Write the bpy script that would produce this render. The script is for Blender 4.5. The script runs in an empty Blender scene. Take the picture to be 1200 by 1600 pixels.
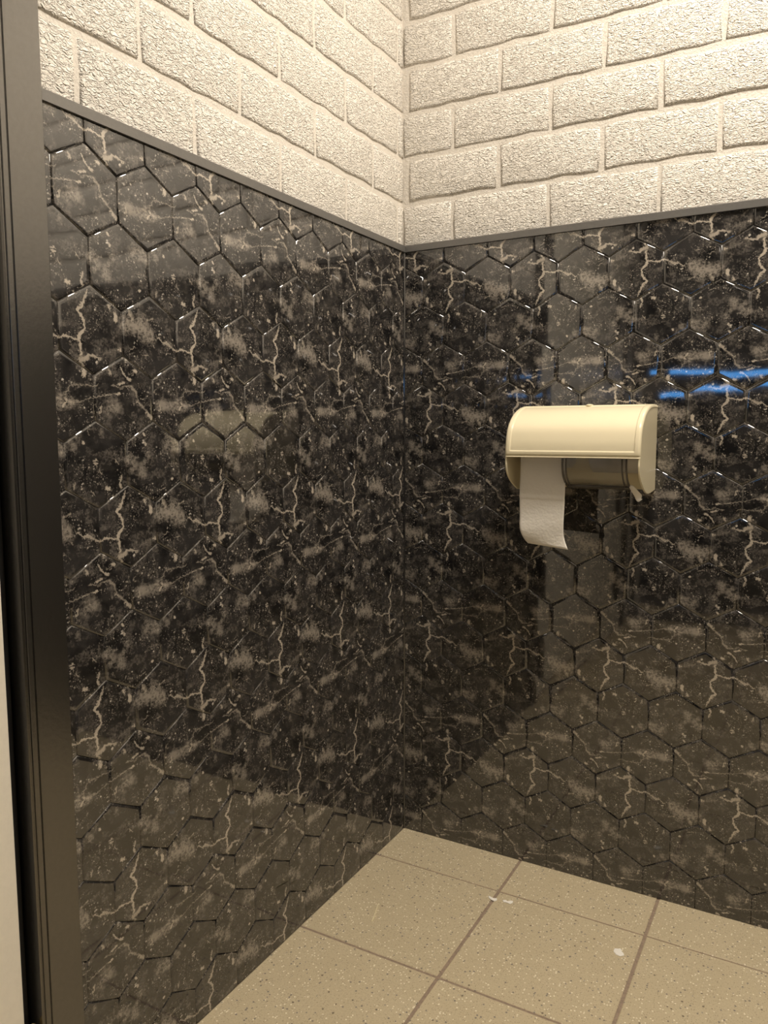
import bpy, bmesh, math, random
from mathutils import Vector, Matrix

scene = bpy.context.scene
COL = scene.collection
random.seed(7)

# ---------------------------------------------------------------- camera
cam_data = bpy.data.cameras.new('camera')
cam = bpy.data.objects.new('camera', cam_data)
COL.objects.link(cam)
YAW, PITCH, ROLL = -0.5136, -0.10444, -0.00255
CAM = Vector((0.85414, -1.61152, 0.97209))
fwd = Vector((math.sin(YAW) * math.cos(PITCH), math.cos(YAW) * math.cos(PITCH), math.sin(PITCH)))
rgt = Vector((math.cos(YAW), -math.sin(YAW), 0.0))
upv = rgt.cross(fwd)
r2 = math.cos(ROLL) * rgt + math.sin(ROLL) * upv
u2 = -math.sin(ROLL) * rgt + math.cos(ROLL) * upv
cam.matrix_world = Matrix(((r2.x, u2.x, -fwd.x, CAM.x), (r2.y, u2.y, -fwd.y, CAM.y),
                           (r2.z, u2.z, -fwd.z, CAM.z), (0, 0, 0, 1)))
cam_data.sensor_fit = 'VERTICAL'
cam_data.sensor_height = 24.0
cam_data.lens = 1215.9 / 1600.0 * 24.0
cam_data.clip_start = 0.02
scene.camera = cam

# ---------------------------------------------------------------- world, exposure, lamp values
world = bpy.data.worlds.new('world')
scene.world = world
world.use_nodes = True
world.node_tree.nodes['Background'].inputs[0].default_value = (0.9, 0.8, 0.65, 1)
world.node_tree.nodes['Background'].inputs[1].default_value = 0.02
vs = scene.view_settings
vs.view_transform = 'Standard'
vs.look = 'None'
vs.gamma = 1.0
vs.use_curve_mapping = False
vs.exposure = 0.0
LAMP_POS = (0.98, -0.66)
LAMP_RADIUS = 0.22
LAMP_STRENGTH = 88.0
LAMP_COLOR = (1.0, 0.905, 0.775)
BLUE_GLOW = (0.10, 0.42, 1.0)  # colour of the added blue glow; its real source is unseen
BLUE_GLOW_STRENGTH = 7.0

# ---------------------------------------------------------------- dimensions (metres)
W, S, R = 0.10384, 0.0607, 0.08955          # hexagon width, upright side, row spacing
TRIM_TOP, TRIM_BOT = 1.3885, 1.3740
ROOM_X, ROOM_Y, ROOM_Z = 1.72, 2.60, 2.62
DOOR_A0, DOOR_A1, DOOR_TOP = 0.954, 2.33, 2.14   # along the left wall, from the corner

# ---------------------------------------------------------------- helpers
def link(name, mesh, mat=None, parent=None):
    o = bpy.data.objects.new(name, mesh)
    COL.objects.link(o)
    if mat is not None and len(mesh.materials) == 0:
        mesh.materials.append(mat)
    if parent is not None:
        o.parent = parent
    return o

def empty(name, loc=(0, 0, 0)):
    o = bpy.data.objects.new(name, None)
    o.empty_display_size = 0.05
    o.location = loc
    COL.objects.link(o)
    return o

def tag(o, label=None, cat=None, group=None, kind=None):
    if label: o['label'] = label
    if cat: o['category'] = cat
    if group: o['group'] = group
    if kind: o['kind'] = kind
    return o

def mesh_of(bm, name, smooth=False):
    me = bpy.data.meshes.new(name)
    bm.normal_update()
    bm.to_mesh(me)
    bm.free()
    if smooth:
        for p in me.polygons: p.use_smooth = True
    return me

def bm_box(bm, x0, x1, y0, y1, z0, z1):
    v = [bm.verts.new((x, y, z)) for x in (x0, x1) for y in (y0, y1) for z in (z0, z1)]
    for f in ((0, 1, 3, 2), (4, 6, 7, 5), (0, 4, 5, 1), (2, 3, 7, 6), (0, 2, 6, 4), (1, 5, 7, 3)):
        bm.faces.new([v[i] for i in f])
    return v

def box(name, b, mat, parent=None, bevel=0.0):
    bm = bmesh.new()
    bm_box(bm, *b)
    bmesh.ops.recalc_face_normals(bm, faces=bm.faces)
    if bevel:
        bmesh.ops.bevel(bm, geom=list(bm.edges), offset=bevel, segments=2, affect='EDGES', profile=0.5)
    return link(name, mesh_of(bm, name), mat, parent)

def sweep(bm, pts, w):
    """solid strip: closed 2D profile pts [(x,z)] extruded along y by w"""
    a = [bm.verts.new((x, 0, z)) for x, z in pts]
    b = [bm.verts.new((x, w, z)) for x, z in pts]
    n = len(pts)
    bm.faces.new(a); bm.faces.new(b[::-1])
    for i in range(n):
        bm.faces.new((a[i], b[i], b[(i + 1) % n], a[(i + 1) % n]))

# ---------------------------------------------------------------- material helpers
class NT:
    def __init__(s, name):
        s.mat = bpy.data.materials.new(name)
        s.mat.use_nodes = True
        s.t = s.mat.node_tree
        s.bsdf = s.t.nodes['Principled BSDF']
    def n(s, kind, **kw):
        nd = s.t.nodes.new(kind)
        for k, v in kw.items(): setattr(nd, k, v)
        return nd
    def l(s, a, b): s.t.links.new(a, b)
    def setin(s, nd, i, v):
        if isinstance(v, bpy.types.NodeSocket): s.l(v, nd.inputs[i])
        else: nd.inputs[i].default_value = v
    def m(s, op, *a, clamp=False):
        nd = s.n('ShaderNodeMath', operation=op)
        nd.use_clamp = clamp
        for i, v in enumerate(a): s.setin(nd, i, v)
        return nd.outputs[0]
    def vm(s, op, *a, out=0):
        nd = s.n('ShaderNodeVectorMath', operation=op)
        for i, v in enumerate(a):
            s.setin(nd, 3 if (op == 'SCALE' and i == 1) else i, v)
        return nd.outputs[out]
    def noise(s, vec, scale, detail=4, rough=0.55, out=0, lac=2.0, dist=0.0):
        nd = s.n('ShaderNodeTexNoise')
        s.l(vec, nd.inputs['Vector'])
        nd.inputs['Scale'].default_value = scale
        nd.inputs['Detail'].default_value = detail
        nd.inputs['Roughness'].default_value = rough
        nd.inputs['Distortion'].default_value = dist
        return nd.outputs[out]
    def voro(s, vec, scale, feature='F1', out='Distance'):
        nd = s.n('ShaderNodeTexVoronoi', feature=feature)
        s.l(vec, nd.inputs['Vector'])
        nd.inputs['Scale'].default_value = scale
        return nd.outputs[out]
    def ramp(s, fac, lo, hi, a=0.0, b=1.0, smooth=True):
        nd = s.n('ShaderNodeMapRange')
        nd.interpolation_type = 'SMOOTHSTEP' if smooth else 'LINEAR'
        s.l(fac, nd.inputs[0])
        for i, v in zip((1, 2, 3, 4), (lo, hi, a, b)): s.setin(nd, i, v)
        return nd.outputs[0]
    def mix(s, fac, a, b):
        nd = s.n('ShaderNodeMix', data_type='RGBA')
        s.setin(nd, 0, fac)
        for i, v in ((6, a), (7, b)):
            if isinstance(v, tuple): nd.inputs[i].default_value = v if len(v) == 4 else (*v, 1)
            else: s.l(v, nd.inputs[i])
        return nd.outputs[2]
    def bump(s, h, strength, dist):
        nd = s.n('ShaderNodeBump')
        nd.inputs['Strength'].default_value = strength
        nd.inputs['Distance'].default_value = dist
        s.l(h, nd.inputs['Height'])
        return nd
    def base(s, c, rough=0.5, ior=1.5, spec=0.5):
        if isinstance(c, tuple): s.bsdf.inputs['Base Color'].default_value = (*c, 1)
        else: s.l(c, s.bsdf.inputs['Base Color'])
        s.setin(s.bsdf, 'Roughness', rough)
        s.bsdf.inputs['IOR'].default_value = ior
        s.bsdf.inputs['Specular IOR Level'].default_value = spec
        return s

def pos(nt): return nt.n('ShaderNodeNewGeometry').outputs['Position']

def simple(name, c, rough=0.5, grain=0.0, scale=80, ior=1.5, spec=0.5):
    nt = NT(name)
    p = pos(nt)
    if grain:
        nz = nt.noise(p, scale, 5, 0.6)
        f = nt.ramp(nz, 0.3, 0.7)
        col = nt.mix(f, tuple(x * (1 - grain) for x in c), tuple(min(1, x * (1 + grain)) for x in c))
        nt.base(col, rough, ior, spec)
        b = nt.bump(nz, 0.15, 0.0006)
        nt.l(b.outputs[0], nt.bsdf.inputs['Normal'])
    else:
        nt.base(c, rough, ior, spec)
    return nt.mat

# painted rough-face concrete brick
def make_brick_mat():
    nt = NT('painted_rough_brick')
    p = pos(nt)
    pw = nt.vm('ADD', p, nt.vm('SCALE', nt.vm('SUBTRACT', nt.noise(p, 45, 2, 0.5, out=1), (0.5, 0.5, 0.5)), 0.010))
    st = nt.vm('MULTIPLY', pw, (0.66, 0.66, 1.45))
    n1 = nt.noise(st, 165, 2, 0.45, dist=0.5)
    n2 = nt.noise(p, 330, 2, 0.5)
    n3 = nt.noise(p, 38, 2, 0.5)
    rid = nt.m('ABSOLUTE', nt.m('SUBTRACT', n1, 0.5))
    h = nt.m('ADD', nt.m('MULTIPLY', nt.ramp(rid, 0.0, 0.13), 0.55), nt.m('MULTIPLY', n1, 1.3))
    h = nt.m('ADD', h, nt.m('MULTIPLY', n2, 0.28))
    h = nt.m('ADD', h, nt.m('MULTIPLY', n3, 0.8))
    pit = nt.ramp(nt.noise(p, 130, 2, 0.5), 0.735, 0.77)
    big = nt.noise(p, 6, 2, 0.5)
    col = nt.mix(big, (0.82, 0.77, 0.695), (0.88, 0.835, 0.765))
    col = nt.mix(nt.m('MULTIPLY', pit, 0.45), col, (0.25, 0.22, 0.18))
    nt.base(col, 0.55, 1.45, 0.5)
    b = nt.bump(h, 1.0, 0.0040)
    nt.l(b.outputs[0], nt.bsdf.inputs['Normal'])
    return nt.mat

def make_mortar_mat():
    nt = NT('painted_mortar')
    p = pos(nt)
    n1 = nt.noise(p, 220, 4, 0.6)
    n2 = nt.noise(p, 30, 3, 0.5)
    col = nt.mix(n2, (0.64, 0.595, 0.53), (0.71, 0.665, 0.60))
    nt.base(col, 0.7)
    b = nt.bump(nt.m('ADD', n1, n2), 0.8, 0.0022)
    nt.l(b.outputs[0], nt.bsdf.inputs['Normal'])
    return nt.mat

# --- marble print: one material per printed hexagon (six different prints, repeated over the sheets)
def seg_group():
    g = bpy.data.node_groups.new('vein_segment', 'ShaderNodeTree')
    for nm, tp in (('P', 'NodeSocketVector'), ('A', 'NodeSocketVector'), ('D', 'NodeSocketVector'),
                   ('InvLen2', 'NodeSocketFloat'), ('Width', 'NodeSocketFloat'), ('Amount', 'NodeSocketFloat'),
                   ('Prev', 'NodeSocketFloat')):
        g.interface.new_socket(nm, in_out='INPUT', socket_type=tp)
    g.interface.new_socket('Value', in_out='OUTPUT', socket_type='NodeSocketFloat')
    gi = g.nodes.new('NodeGroupInput'); go = g.nodes.new('NodeGroupOutput')
    def vm(op, *a, out=0):
        nd = g.nodes.new('ShaderNodeVectorMath'); nd.operation = op
        for i, v in enumerate(a):
            g.links.new(v, nd.inputs['Scale'] if (op == 'SCALE' and i == 1) else nd.inputs[i])
        return nd.outputs[out]
    def m(op, *a, clamp=False):
        nd = g.nodes.new('ShaderNodeMath'); nd.operation = op; nd.use_clamp = clamp
        for i, v in enumerate(a):
            if isinstance(v, (int, float)): nd.inputs[i].default_value = v
            else: g.links.new(v, nd.inputs[i])
        return nd.outputs[0]
    o = gi.outputs
    pa = vm('SUBTRACT', o['P'], o['A'])
    t = m('MULTIPLY', vm('DOT_PRODUCT', pa, o['D'], out=1), o['InvLen2'], clamp=True)
    dv = vm('SUBTRACT', pa, vm('SCALE', o['D'], t))
    d = vm('LENGTH', dv, out=1)
    f = m('SUBTRACT', 1.45, m('DIVIDE', d, o['Width']))
    f = m('MULTIPLY', f, 1.1, clamp=True)
    f = m('MULTIPLY', f, o['Amount'])
    g.links.new(m('MAXIMUM', f, o['Prev']), go.inputs[0])
    return g

# veins, chips and haze of the print, in millimetres in the sheet: (polyline, half width, strength, soft)
FEATURES = [
    ([(91.6, -142.9), (89.2, -150.4), (81.8, -155.2), (86.5, -161.4), (91.1, -169.0), (91.5, -178.6), (83.4, -187.7), (82.5, -194.6), (84.4, -201.3), (85.5, -212.2)], 2.0, 0.95, 0),
    ([(45.0, -192.9), (54.5, -193.3), (62.7, -190.5), (70.7, -191.7), (81.3, -195.0)], 1.8, 0.85, 0),
    ([(221.6, -178.0), (229.8, -183.3), (240.5, -184.6), (248.9, -190.9), (259.8, -193.9)], 1.5, 0.70, 0),
    ([(82.9, -219.9), (93.8, -215.9)], 3.6, 0.70, 0),
    ([(91.2, -216.5), (96.6, -212.6), (106.9, -213.5), (115.9, -217.0)], 2.0, 0.75, 0),
    ([(84.9, -223.2), (88.1, -226.5)], 2.2, 0.60, 0),
    ([(144.4, -154.1), (144.6, -162.7)], 2.6, 1.00, 0),
    ([(131.8, -143.0), (133.8, -146.9)], 1.7, 0.80, 0),
    ([(149.3, -200.4), (151.1, -202.4)], 2.2, 0.90, 0),
    ([(112.0, -165.1), (110.0, -169.5), (114.3, -171.8)], 1.0, 0.80, 0),
    ([(135.5, -179.4), (141.6, -186.0), (132.0, -194.0)], 0.9, 0.40, 0),
    ([(123.4, -204.8), (141.9, -198.9)], 9.0, 0.35, 1),
    ([(162.2, -166.4), (191.8, -159.3)], 9.0, 0.75, 1),
    ([(191.2, -172.1), (207.1, -179.4)], 9.0, 0.75, 1),
    ([(170.8, -148.6), (175.2, -156.9)], 3.5, 0.60, 0),
    ([(165.7, -173.3), (181.2, -174.6)], 4.0, 0.50, 1),
    ([(194.5, -144.1), (200.2, -150.9), (208.9, -162.6), (205.0, -181.1)], 1.0, 0.45, 0),
    ([(202.1, -154.4), (212.4, -153.2)], 1.8, 0.55, 0),
    ([(212.8, -189.5), (213.7, -192.5)], 1.5, 0.60, 0),
    ([(168.4, -198.7), (177.4, -194.2)], 0.9, 0.80, 0),
    ([(191.7, -205.7), (201.8, -204.8)], 0.9, 0.80, 0),
    ([(63.8, -199.8), (69.3, -202.6)], 1.2, 0.50, 0),
    ([(57.0, -175.7), (60.3, -174.0)], 3.0, 0.40, 1),
    ([(218.1, -6.2), (209.1, -5.6)], 7.0, 1.00, 1),
    ([(169.8, -6.7), (209.0, -7.2)], 6.5, 0.70, 1),
    ([(4.8, -4.2), (6.7, 5.4), (14.0, 15.0), (27.3, 15.2), (44.4, 16.0), (58.5, 17.4)], 1.2, 0.70, 0),
    ([(4.9, -3.5), (16.2, -5.9), (33.1, -4.4), (50.6, 0.4), (75.9, 6.0), (94.6, 7.8)], 1.1, 0.70, 0),
    ([(209.1, -5.6), (200.4, -1.1)], 1.2, 0.60, 0),
    ([(214.8, -3.1), (208.8, -12.0)], 1.4, 0.90, 0),
    ([(35.6, 35.0), (35.7, 30.2)], 3.4, 1.00, 0),
    ([(162.4, 16.3), (160.1, 11.6), (164.2, 9.4)], 1.0, 0.80, 0),
    ([(169.3, -8.2), (170.6, -12.9)], 1.8, 0.70, 0),
    ([(96.7, 13.4), (106.5, 18.6), (116.1, 17.5), (123.6, 11.6), (127.9, -3.3), (144.4, -16.5)], 1.7, 0.50, 0),
    ([(99.9, 41.4), (105.2, 32.2), (116.5, 27.6)], 1.5, 0.80, 0),
    ([(123.0, 40.6), (124.9, 39.3)], 3.0, 0.90, 0),
    ([(113.0, 34.1), (125.9, 40.4)], 1.3, 0.70, 0),
    ([(82.1, 18.5), (94.9, 14.8)], 1.1, 0.80, 0),
    ([(94.2, 19.9), (104.8, 23.3)], 1.7, 0.80, 0),
    ([(90.7, 5.9), (94.5, 6.7)], 2.4, 0.90, 0),
    ([(75.0, -13.5), (86.2, -10.3)], 8.0, 0.60, 1),
    ([(143.3, -17.3), (151.1, -25.6)], 3.0, 0.70, 0),
    ([(61.5, -12.4), (59.9, -19.6)], 1.8, 0.70, 0),
    ([(55.7, -4.0), (54.5, -10.4)], 1.3, 0.60, 0),
    ([(77.5, 37.7), (79.2, 34.2)], 2.6, 0.70, 0),
    ([(65.9, -121.8), (70.4, -123.6)], 2.4, 1.00, 0),
    ([(46.6, -84.2), (51.9, -84.4)], 1.2, 1.00, 0),
    ([(46.3, -88.5), (52.4, -88.7)], 1.2, 1.00, 0),
    ([(30.1, -59.6), (30.6, -60.8)], 1.8, 0.90, 0),
    ([(38.8, -41.1), (40.9, -51.0)], 1.0, 0.60, 0),
    ([(15.2, -112.2), (12.5, -119.7)], 1.8, 0.60, 0),
    ([(92.7, -106.4), (89.5, -115.1), (91.0, -122.7)], 1.8, 0.75, 0),
    ([(97.3, -129.2), (93.9, -139.5), (86.8, -147.9)], 1.8, 0.75, 0),
    ([(109.1, -86.1), (112.6, -95.3)], 7.0, 0.70, 1),
    ([(145.4, -82.7), (132.5, -96.1)], 6.0, 0.60, 1),
    ([(180.1, -63.2), (202.0, -66.7)], 7.0, 0.70, 1),
    ([(126.1, -103.5), (131.9, -108.4)], 6.0, 0.50, 1),
    ([(113.8, -111.3), (119.4, -119.2)], 1.2, 0.60, 0),
    ([(163.2, -129.8), (175.1, -128.2)], 1.2, 0.80, 0),
    ([(188.4, -114.5), (189.2, -116.2)], 1.6, 1.00, 0),
    ([(135.7, -48.7), (136.6, -50.2)], 1.8, 1.00, 0),
    ([(138.2, -61.0), (140.1, -64.1)], 1.8, 0.90, 0),
    ([(60.6, -45.4), (60.9, -56.9)], 3.0, 0.40, 1),
    ([(9.9, -60.4), (13.0, -64.6)], 4.0, 0.50, 1),
    ([(54.6, -94.3), (57.7, -103.1), (59.5, -103.2)], 0.8, 0.80, 0),
    ([(82.5, -83.7), (87.9, -89.8)], 1.2, 0.90, 0),
    ([(40.7, -123.7), (45.7, -129.1)], 1.0, 0.90, 0),
]


CELL = {('B', 0): (0.0, 0.0), ('B', 1): (W, 0.0), ('C', 0): (W / 2, -R), ('C', 1): (3 * W / 2, -R),
        ('A', 0): (W, -2 * R), ('A', 1): (2 * W, -2 * R)}
SEG = seg_group()

def make_print_mat(key):
    cu, cv = CELL[key]
    nt = NT('marble_print_%s%d' % (key[0].lower(), key[1] + 1))
    uv = nt.n('ShaderNodeUVMap', uv_map='print').outputs[0]
    def n2d(vec, scale, detail, rough, out=0):
        s = nt.noise(vec, scale, detail, rough, out)
        s.node.noise_dimensions = '2D'
        return s
    wn = n2d(uv, 75, 4, 0.68, 1)
    warp = nt.vm('SCALE', nt.vm('SUBTRACT', wn, (0.5, 0.5, 0.5)), 0.0072)
    pw = nt.vm('MULTIPLY', nt.vm('ADD', uv, warp), (1, 1, 0))
    fn = nt.n('ShaderNodeTexNoise', noise_dimensions='2D')
    nt.l(uv, fn.inputs['Vector'])
    for k_, v_ in (('Scale', 240), ('Detail', 4), ('Roughness', 0.68)): fn.inputs[k_].default_value = v_
    fine = fn.outputs[0]
    pv = nt.vm('MULTIPLY', nt.vm('ADD', pw, nt.vm('SCALE', nt.vm('SUBTRACT', fn.outputs[1], (0.5, 0.5, 0.5)), 0.0075)), (1, 1, 0))
    n1 = n2d(pw, 15, 4, 0.6)
    n2 = n2d(pw, 44, 5, 0.72)
    # ground: near-black to grey-brown clouds with a fine grain
    ground = nt.mix(nt.ramp(n1, 0.33, 0.66), GROUND_LO, GROUND_HI)
    dark = nt.ramp(n2d(pw, 26, 4, 0.62), 0.54, 0.70)
    ground = nt.mix(nt.m('MULTIPLY', dark, 0.85), ground, (0.0045, 0.0045, 0.0048))
    cloud = nt.m('MULTIPLY', nt.ramp(n2, 0.44, 0.72), nt.ramp(fine, 0.30, 0.66, 0.15, 1.0))
    ground = nt.mix(nt.m('MULTIPLY', cloud, 0.85), ground, (0.145, 0.130, 0.116))
    vv = hh = None
    for pts, hw, amt, hz in FEATURES:
        for (ax, ay), (bx, by) in zip(pts[:-1], pts[1:]):
            for k in (-2, 0, 2):
                a = Vector((ax / 1000 + k * W - cu, ay / 1000 - cv)); b = Vector((bx / 1000 + k * W - cu, by / 1000 - cv))
                d = b - a
                l2 = max(d.length_squared, 1e-9)
                t = max(0, min(1, -a.dot(d) / l2))
                q = a + d * t
                if max(abs(q.x) - 0.052, abs(q.x) * 0.5 + abs(q.y) * 0.866 - 0.052) > hw * 0.0013 + 0.001: continue
                nd = nt.n('ShaderNodeGroup'); nd.node_tree = SEG
                nt.l(pw if hz else pv, nd.inputs['P'])
                nd.inputs['A'].default_value = (a.x + cu, a.y + cv, 0)
                nd.inputs['D'].default_value = (d.x, d.y, 0)
                nd.inputs['InvLen2'].default_value = 1.0 / l2
                nd.inputs['Width'].default_value = hw / 1000.0 * (1.25 if hz else 1.0)
                nd.inputs['Amount'].default_value = amt * (1.0 if (hz or hw > 1.35) else 0.72)
                if hz:
                    if hh is not None: nt.l(hh, nd.inputs['Prev'])
                    hh = nd.outputs[0]
                else:
                    if vv is not None: nt.l(vv, nd.inputs['Prev'])
                    vv = nd.outputs[0]
    col = ground
    rag = nt.m('ADD', nt.m('MULTIPLY', fine, 0.6), nt.m('MULTIPLY', n2, 0.4))
    if hh is not None:
        col = nt.mix(nt.m('MULTIPLY', hh, nt.ramp(nt.m('ADD', nt.m('MULTIPLY', fine, 0.4), nt.m('MULTIPLY', n2, 0.6)), 0.39, 0.60, 0.05, 1.0)), col, (0.36, 0.32, 0.275))
    # fine broken thread veins
    vt = nt.n('ShaderNodeTexVoronoi', feature='DISTANCE_TO_EDGE', voronoi_dimensions='2D')
    nt.l(nt.vm('ADD', pw, (0.31, 0.17, 0)), vt.inputs['Vector'])
    vt.inputs['Scale'].default_value = 30
    thread = nt.m('MULTIPLY', nt.ramp(vt.outputs[0], 0.0, 0.045, 1, 0), nt.ramp(rag, 0.50, 0.62))
    col = nt.mix(nt.m('MULTIPLY', thread, 0.28), col, (0.20, 0.175, 0.15))
    if vv is not None:
        ragv = nt.ramp(nt.m('ADD', nt.m('MULTIPLY', vv, 0.60), nt.m('MULTIPLY', rag, 1.15)), 0.60, 1.02)
        col = nt.mix(nt.m('MULTIPLY', nt.m('MULTIPLY', ragv, vv), 1.1, clamp=True), col, (0.47, 0.415, 0.345))
    # speckles: chips in clusters, three sizes
    cl = n2d(uv, 24, 3, 0.6)
    for scale, rad, thr, lo, hi, cc in ((420, 0.42, 0.55, 0.42, 0.58, (0.30, 0.27, 0.235)), (230, 0.40, 0.66, 0.44, 0.60, (0.42, 0.38, 0.325)), (120, 0.26, 0.84, 0.42, 0.56, (0.62, 0.57, 0.50))):
        vd = nt.n('ShaderNodeTexVoronoi', feature='F1', voronoi_dimensions='2D')
        nt.l(nt.vm('ADD', pw, (scale * 0.017, scale * 0.003, 0)), vd.inputs['Vector'])
        vd.inputs['Scale'].default_value = scale
        rnd = nt.n('ShaderNodeSeparateColor')
        nt.l(vd.outputs['Color'], rnd.inputs[0])
        radn = nt.ramp(rnd.outputs[0], thr, 1.0, 0.0, rad, smooth=False)
        dot = nt.ramp(nt.m('SUBTRACT', vd.outputs['Distance'], radn), -0.14, 0.02, 1, 0)
        col = nt.mix(nt.m('MULTIPLY', nt.m('MULTIPLY', dot, nt.ramp(cl, lo, hi)), nt.ramp(rnd.outputs[1], 0, 1, 0.45, 1.0)), col, cc)
    nt.base(col, 0.045, 1.5, 0.5)
    nt.bsdf.inputs['IOR'].default_value = PANEL_IOR
    # slight waviness of the pressed sheet
    wav = nt.noise(pos(nt), 20, 1, 0.4)
    b = nt.bump(wav, 0.5, WAVE)
    nt.l(b.outputs[0], nt.bsdf.inputs['Normal'])
    return nt.mat

WAVE = 0.00028
GROUND_LO = (0.0080, 0.0078, 0.0082)
GROUND_HI = (0.031, 0.029, 0.0285)
PANEL_IOR = 1.95
M = {}
M['brick'] = make_brick_mat()
M['mortar'] = make_mortar_mat()
PRINT = {k: make_print_mat(k) for k in CELL}
M['panel'] = simple('dark_panel', (0.020, 0.019, 0.019), 0.09, 0.3, 14, PANEL_IOR)
M['trim'] = simple('anthracite_trim', (0.18, 0.174, 0.166), 0.40, 0.04, 200)
M['trim'].node_tree.nodes['Principled BSDF'].inputs['Metallic'].default_value = 0.5
M['frame'] = simple('anthracite_lacquer', (0.175, 0.170, 0.163), 0.24, 0.04, 160, 2.0)
M['frame'].node_tree.nodes['Principled BSDF'].inputs['Metallic'].default_value = 0.95
M['rubber'] = simple('black_rubber', (0.006, 0.006, 0.007), 0.6, 0.1, 200)
M['door'] = simple('white_door_laminate', (0.86, 0.81, 0.71), 0.4, 0.02, 120)
M['brass'] = simple('brass', (0.45, 0.33, 0.14), 0.35, 0.1, 200)
M['ceiling'] = simple('ceiling_paint', (0.80, 0.78, 0.73), 0.8, 0.03, 60)
M['metal'] = simple('lamp_rim', (0.6, 0.6, 0.58), 0.3, 0.05, 200)

def make_floor_mat():
    nt = NT('speckled_floor_tile')
    p = pos(nt)
    oi = nt.n('ShaderNodeObjectInfo').outputs['Random']
    n1 = nt.noise(p, 12, 4, 0.6)
    n2 = nt.noise(p, 350, 3, 0.6)
    col = nt.mix(n1, (0.52, 0.435, 0.285), (0.61, 0.52, 0.355))
    col = nt.mix(nt.m('MULTIPLY', oi, 0.25), col, (0.61, 0.51, 0.34))
    col = nt.mix(nt.ramp(n2, 0.35, 0.7, 0, 0.35), col, (0.37, 0.30, 0.21))
    for scale, lo, cc, amt in ((200, 0.76, (0.86, 0.79, 0.62), 0.9), (150, 0.86, (0.90, 0.84, 0.70), 0.9), (150, 0.84, (0.12, 0.09, 0.065), 0.85), (300, 0.6, (0.25, 0.19, 0.125), 0.55)):
        vd = nt.n('ShaderNodeTexVoronoi', feature='F1')
        off = nt.vm('ADD', p, (scale * 0.013, scale * 0.007, 0.0))
        nt.l(nt.vm('MULTIPLY', off, (1, 1, 0)), vd.inputs['Vector'])
        vd.inputs['Scale'].default_value = scale
        sp = nt.n('ShaderNodeSeparateColor')
        nt.l(vd.outputs['Color'], sp.inputs[0])
        on = nt.m('GREATER_THAN', sp.outputs[0], lo)
        dot = nt.ramp(vd.outputs['Distance'], 0.22, 0.38, 1, 0)
        col = nt.mix(nt.m('MULTIPLY', nt.m('MULTIPLY', on, dot), amt), col, cc)
    nt.base(col, 0.55, 1.45, 0.4)
    b = nt.bump(n2, 0.15, 0.0006)
    nt.l(b.outputs[0], nt.bsdf.inputs['Normal'])
    return nt.mat
M['floor'] = make_floor_mat()
M['grout'] = simple('floor_grout', (0.30, 0.225, 0.165), 0.85, 0.15, 150)
M['ivory'] = simple('ivory_plastic', (0.80, 0.72, 0.515), 0.22, 0.0)
M['ivory_in'] = M['ivory']

def make_paper_mat():
    nt = NT('tissue_paper')
    p = pos(nt)
    n1 = nt.noise(p, 110, 3, 0.55, dist=0.4)
    n2 = nt.noise(p, 700, 2, 0.5)
    v = nt.voro(p, 210)
    nt.base((0.86, 0.82, 0.75), 0.85, 1.4, 0.2)
    h = nt.m('ADD', nt.m('ADD', nt.m('MULTIPLY', n1, 1.2), nt.m('MULTIPLY', v, 0.5)), nt.m('MULTIPLY', n2, 0.2))
    b = nt.bump(h, 0.45, 0.0012)
    nt.l(b.outputs[0], nt.bsdf.inputs['Normal'])
    return nt.mat
M['paper'] = make_paper_mat()

def make_smoke_mat():
    nt = NT('smoky_clear_plastic')
    nt.base((0.66, 0.67, 0.70), 0.04, 1.49)
    nt.bsdf.inputs['Transmission Weight'].default_value = 1.0
    nz = nt.noise(pos(nt), 60, 2, 0.5)
    b = nt.bump(nz, 0.1, 0.0005)
    nt.l(b.outputs[0], nt.bsdf.inputs['Normal'])
    return nt.mat
M['smoke'] = make_smoke_mat()

def emit(name, c, s, grain=0.0):
    nt = NT(name)
    nz = nt.noise(pos(nt), 5, 3, 0.5)
    col = nt.mix(nz, c, tuple(x * (1 - grain) for x in c))
    nt.base((0.02, 0.02, 0.02), 0.4)
    nt.l(col, nt.bsdf.inputs['Emission Color'])
    nt.bsdf.inputs['Emission Strength'].default_value = s
    return nt.mat
M['lamp'] = emit('lamp_diffuser', LAMP_COLOR, LAMP_STRENGTH, 0.02)
M['blue_pane'] = emit('added_blue_glow', BLUE_GLOW, BLUE_GLOW_STRENGTH, 0.35)  # glowing pane added only to be mirrored in the tiles

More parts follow.
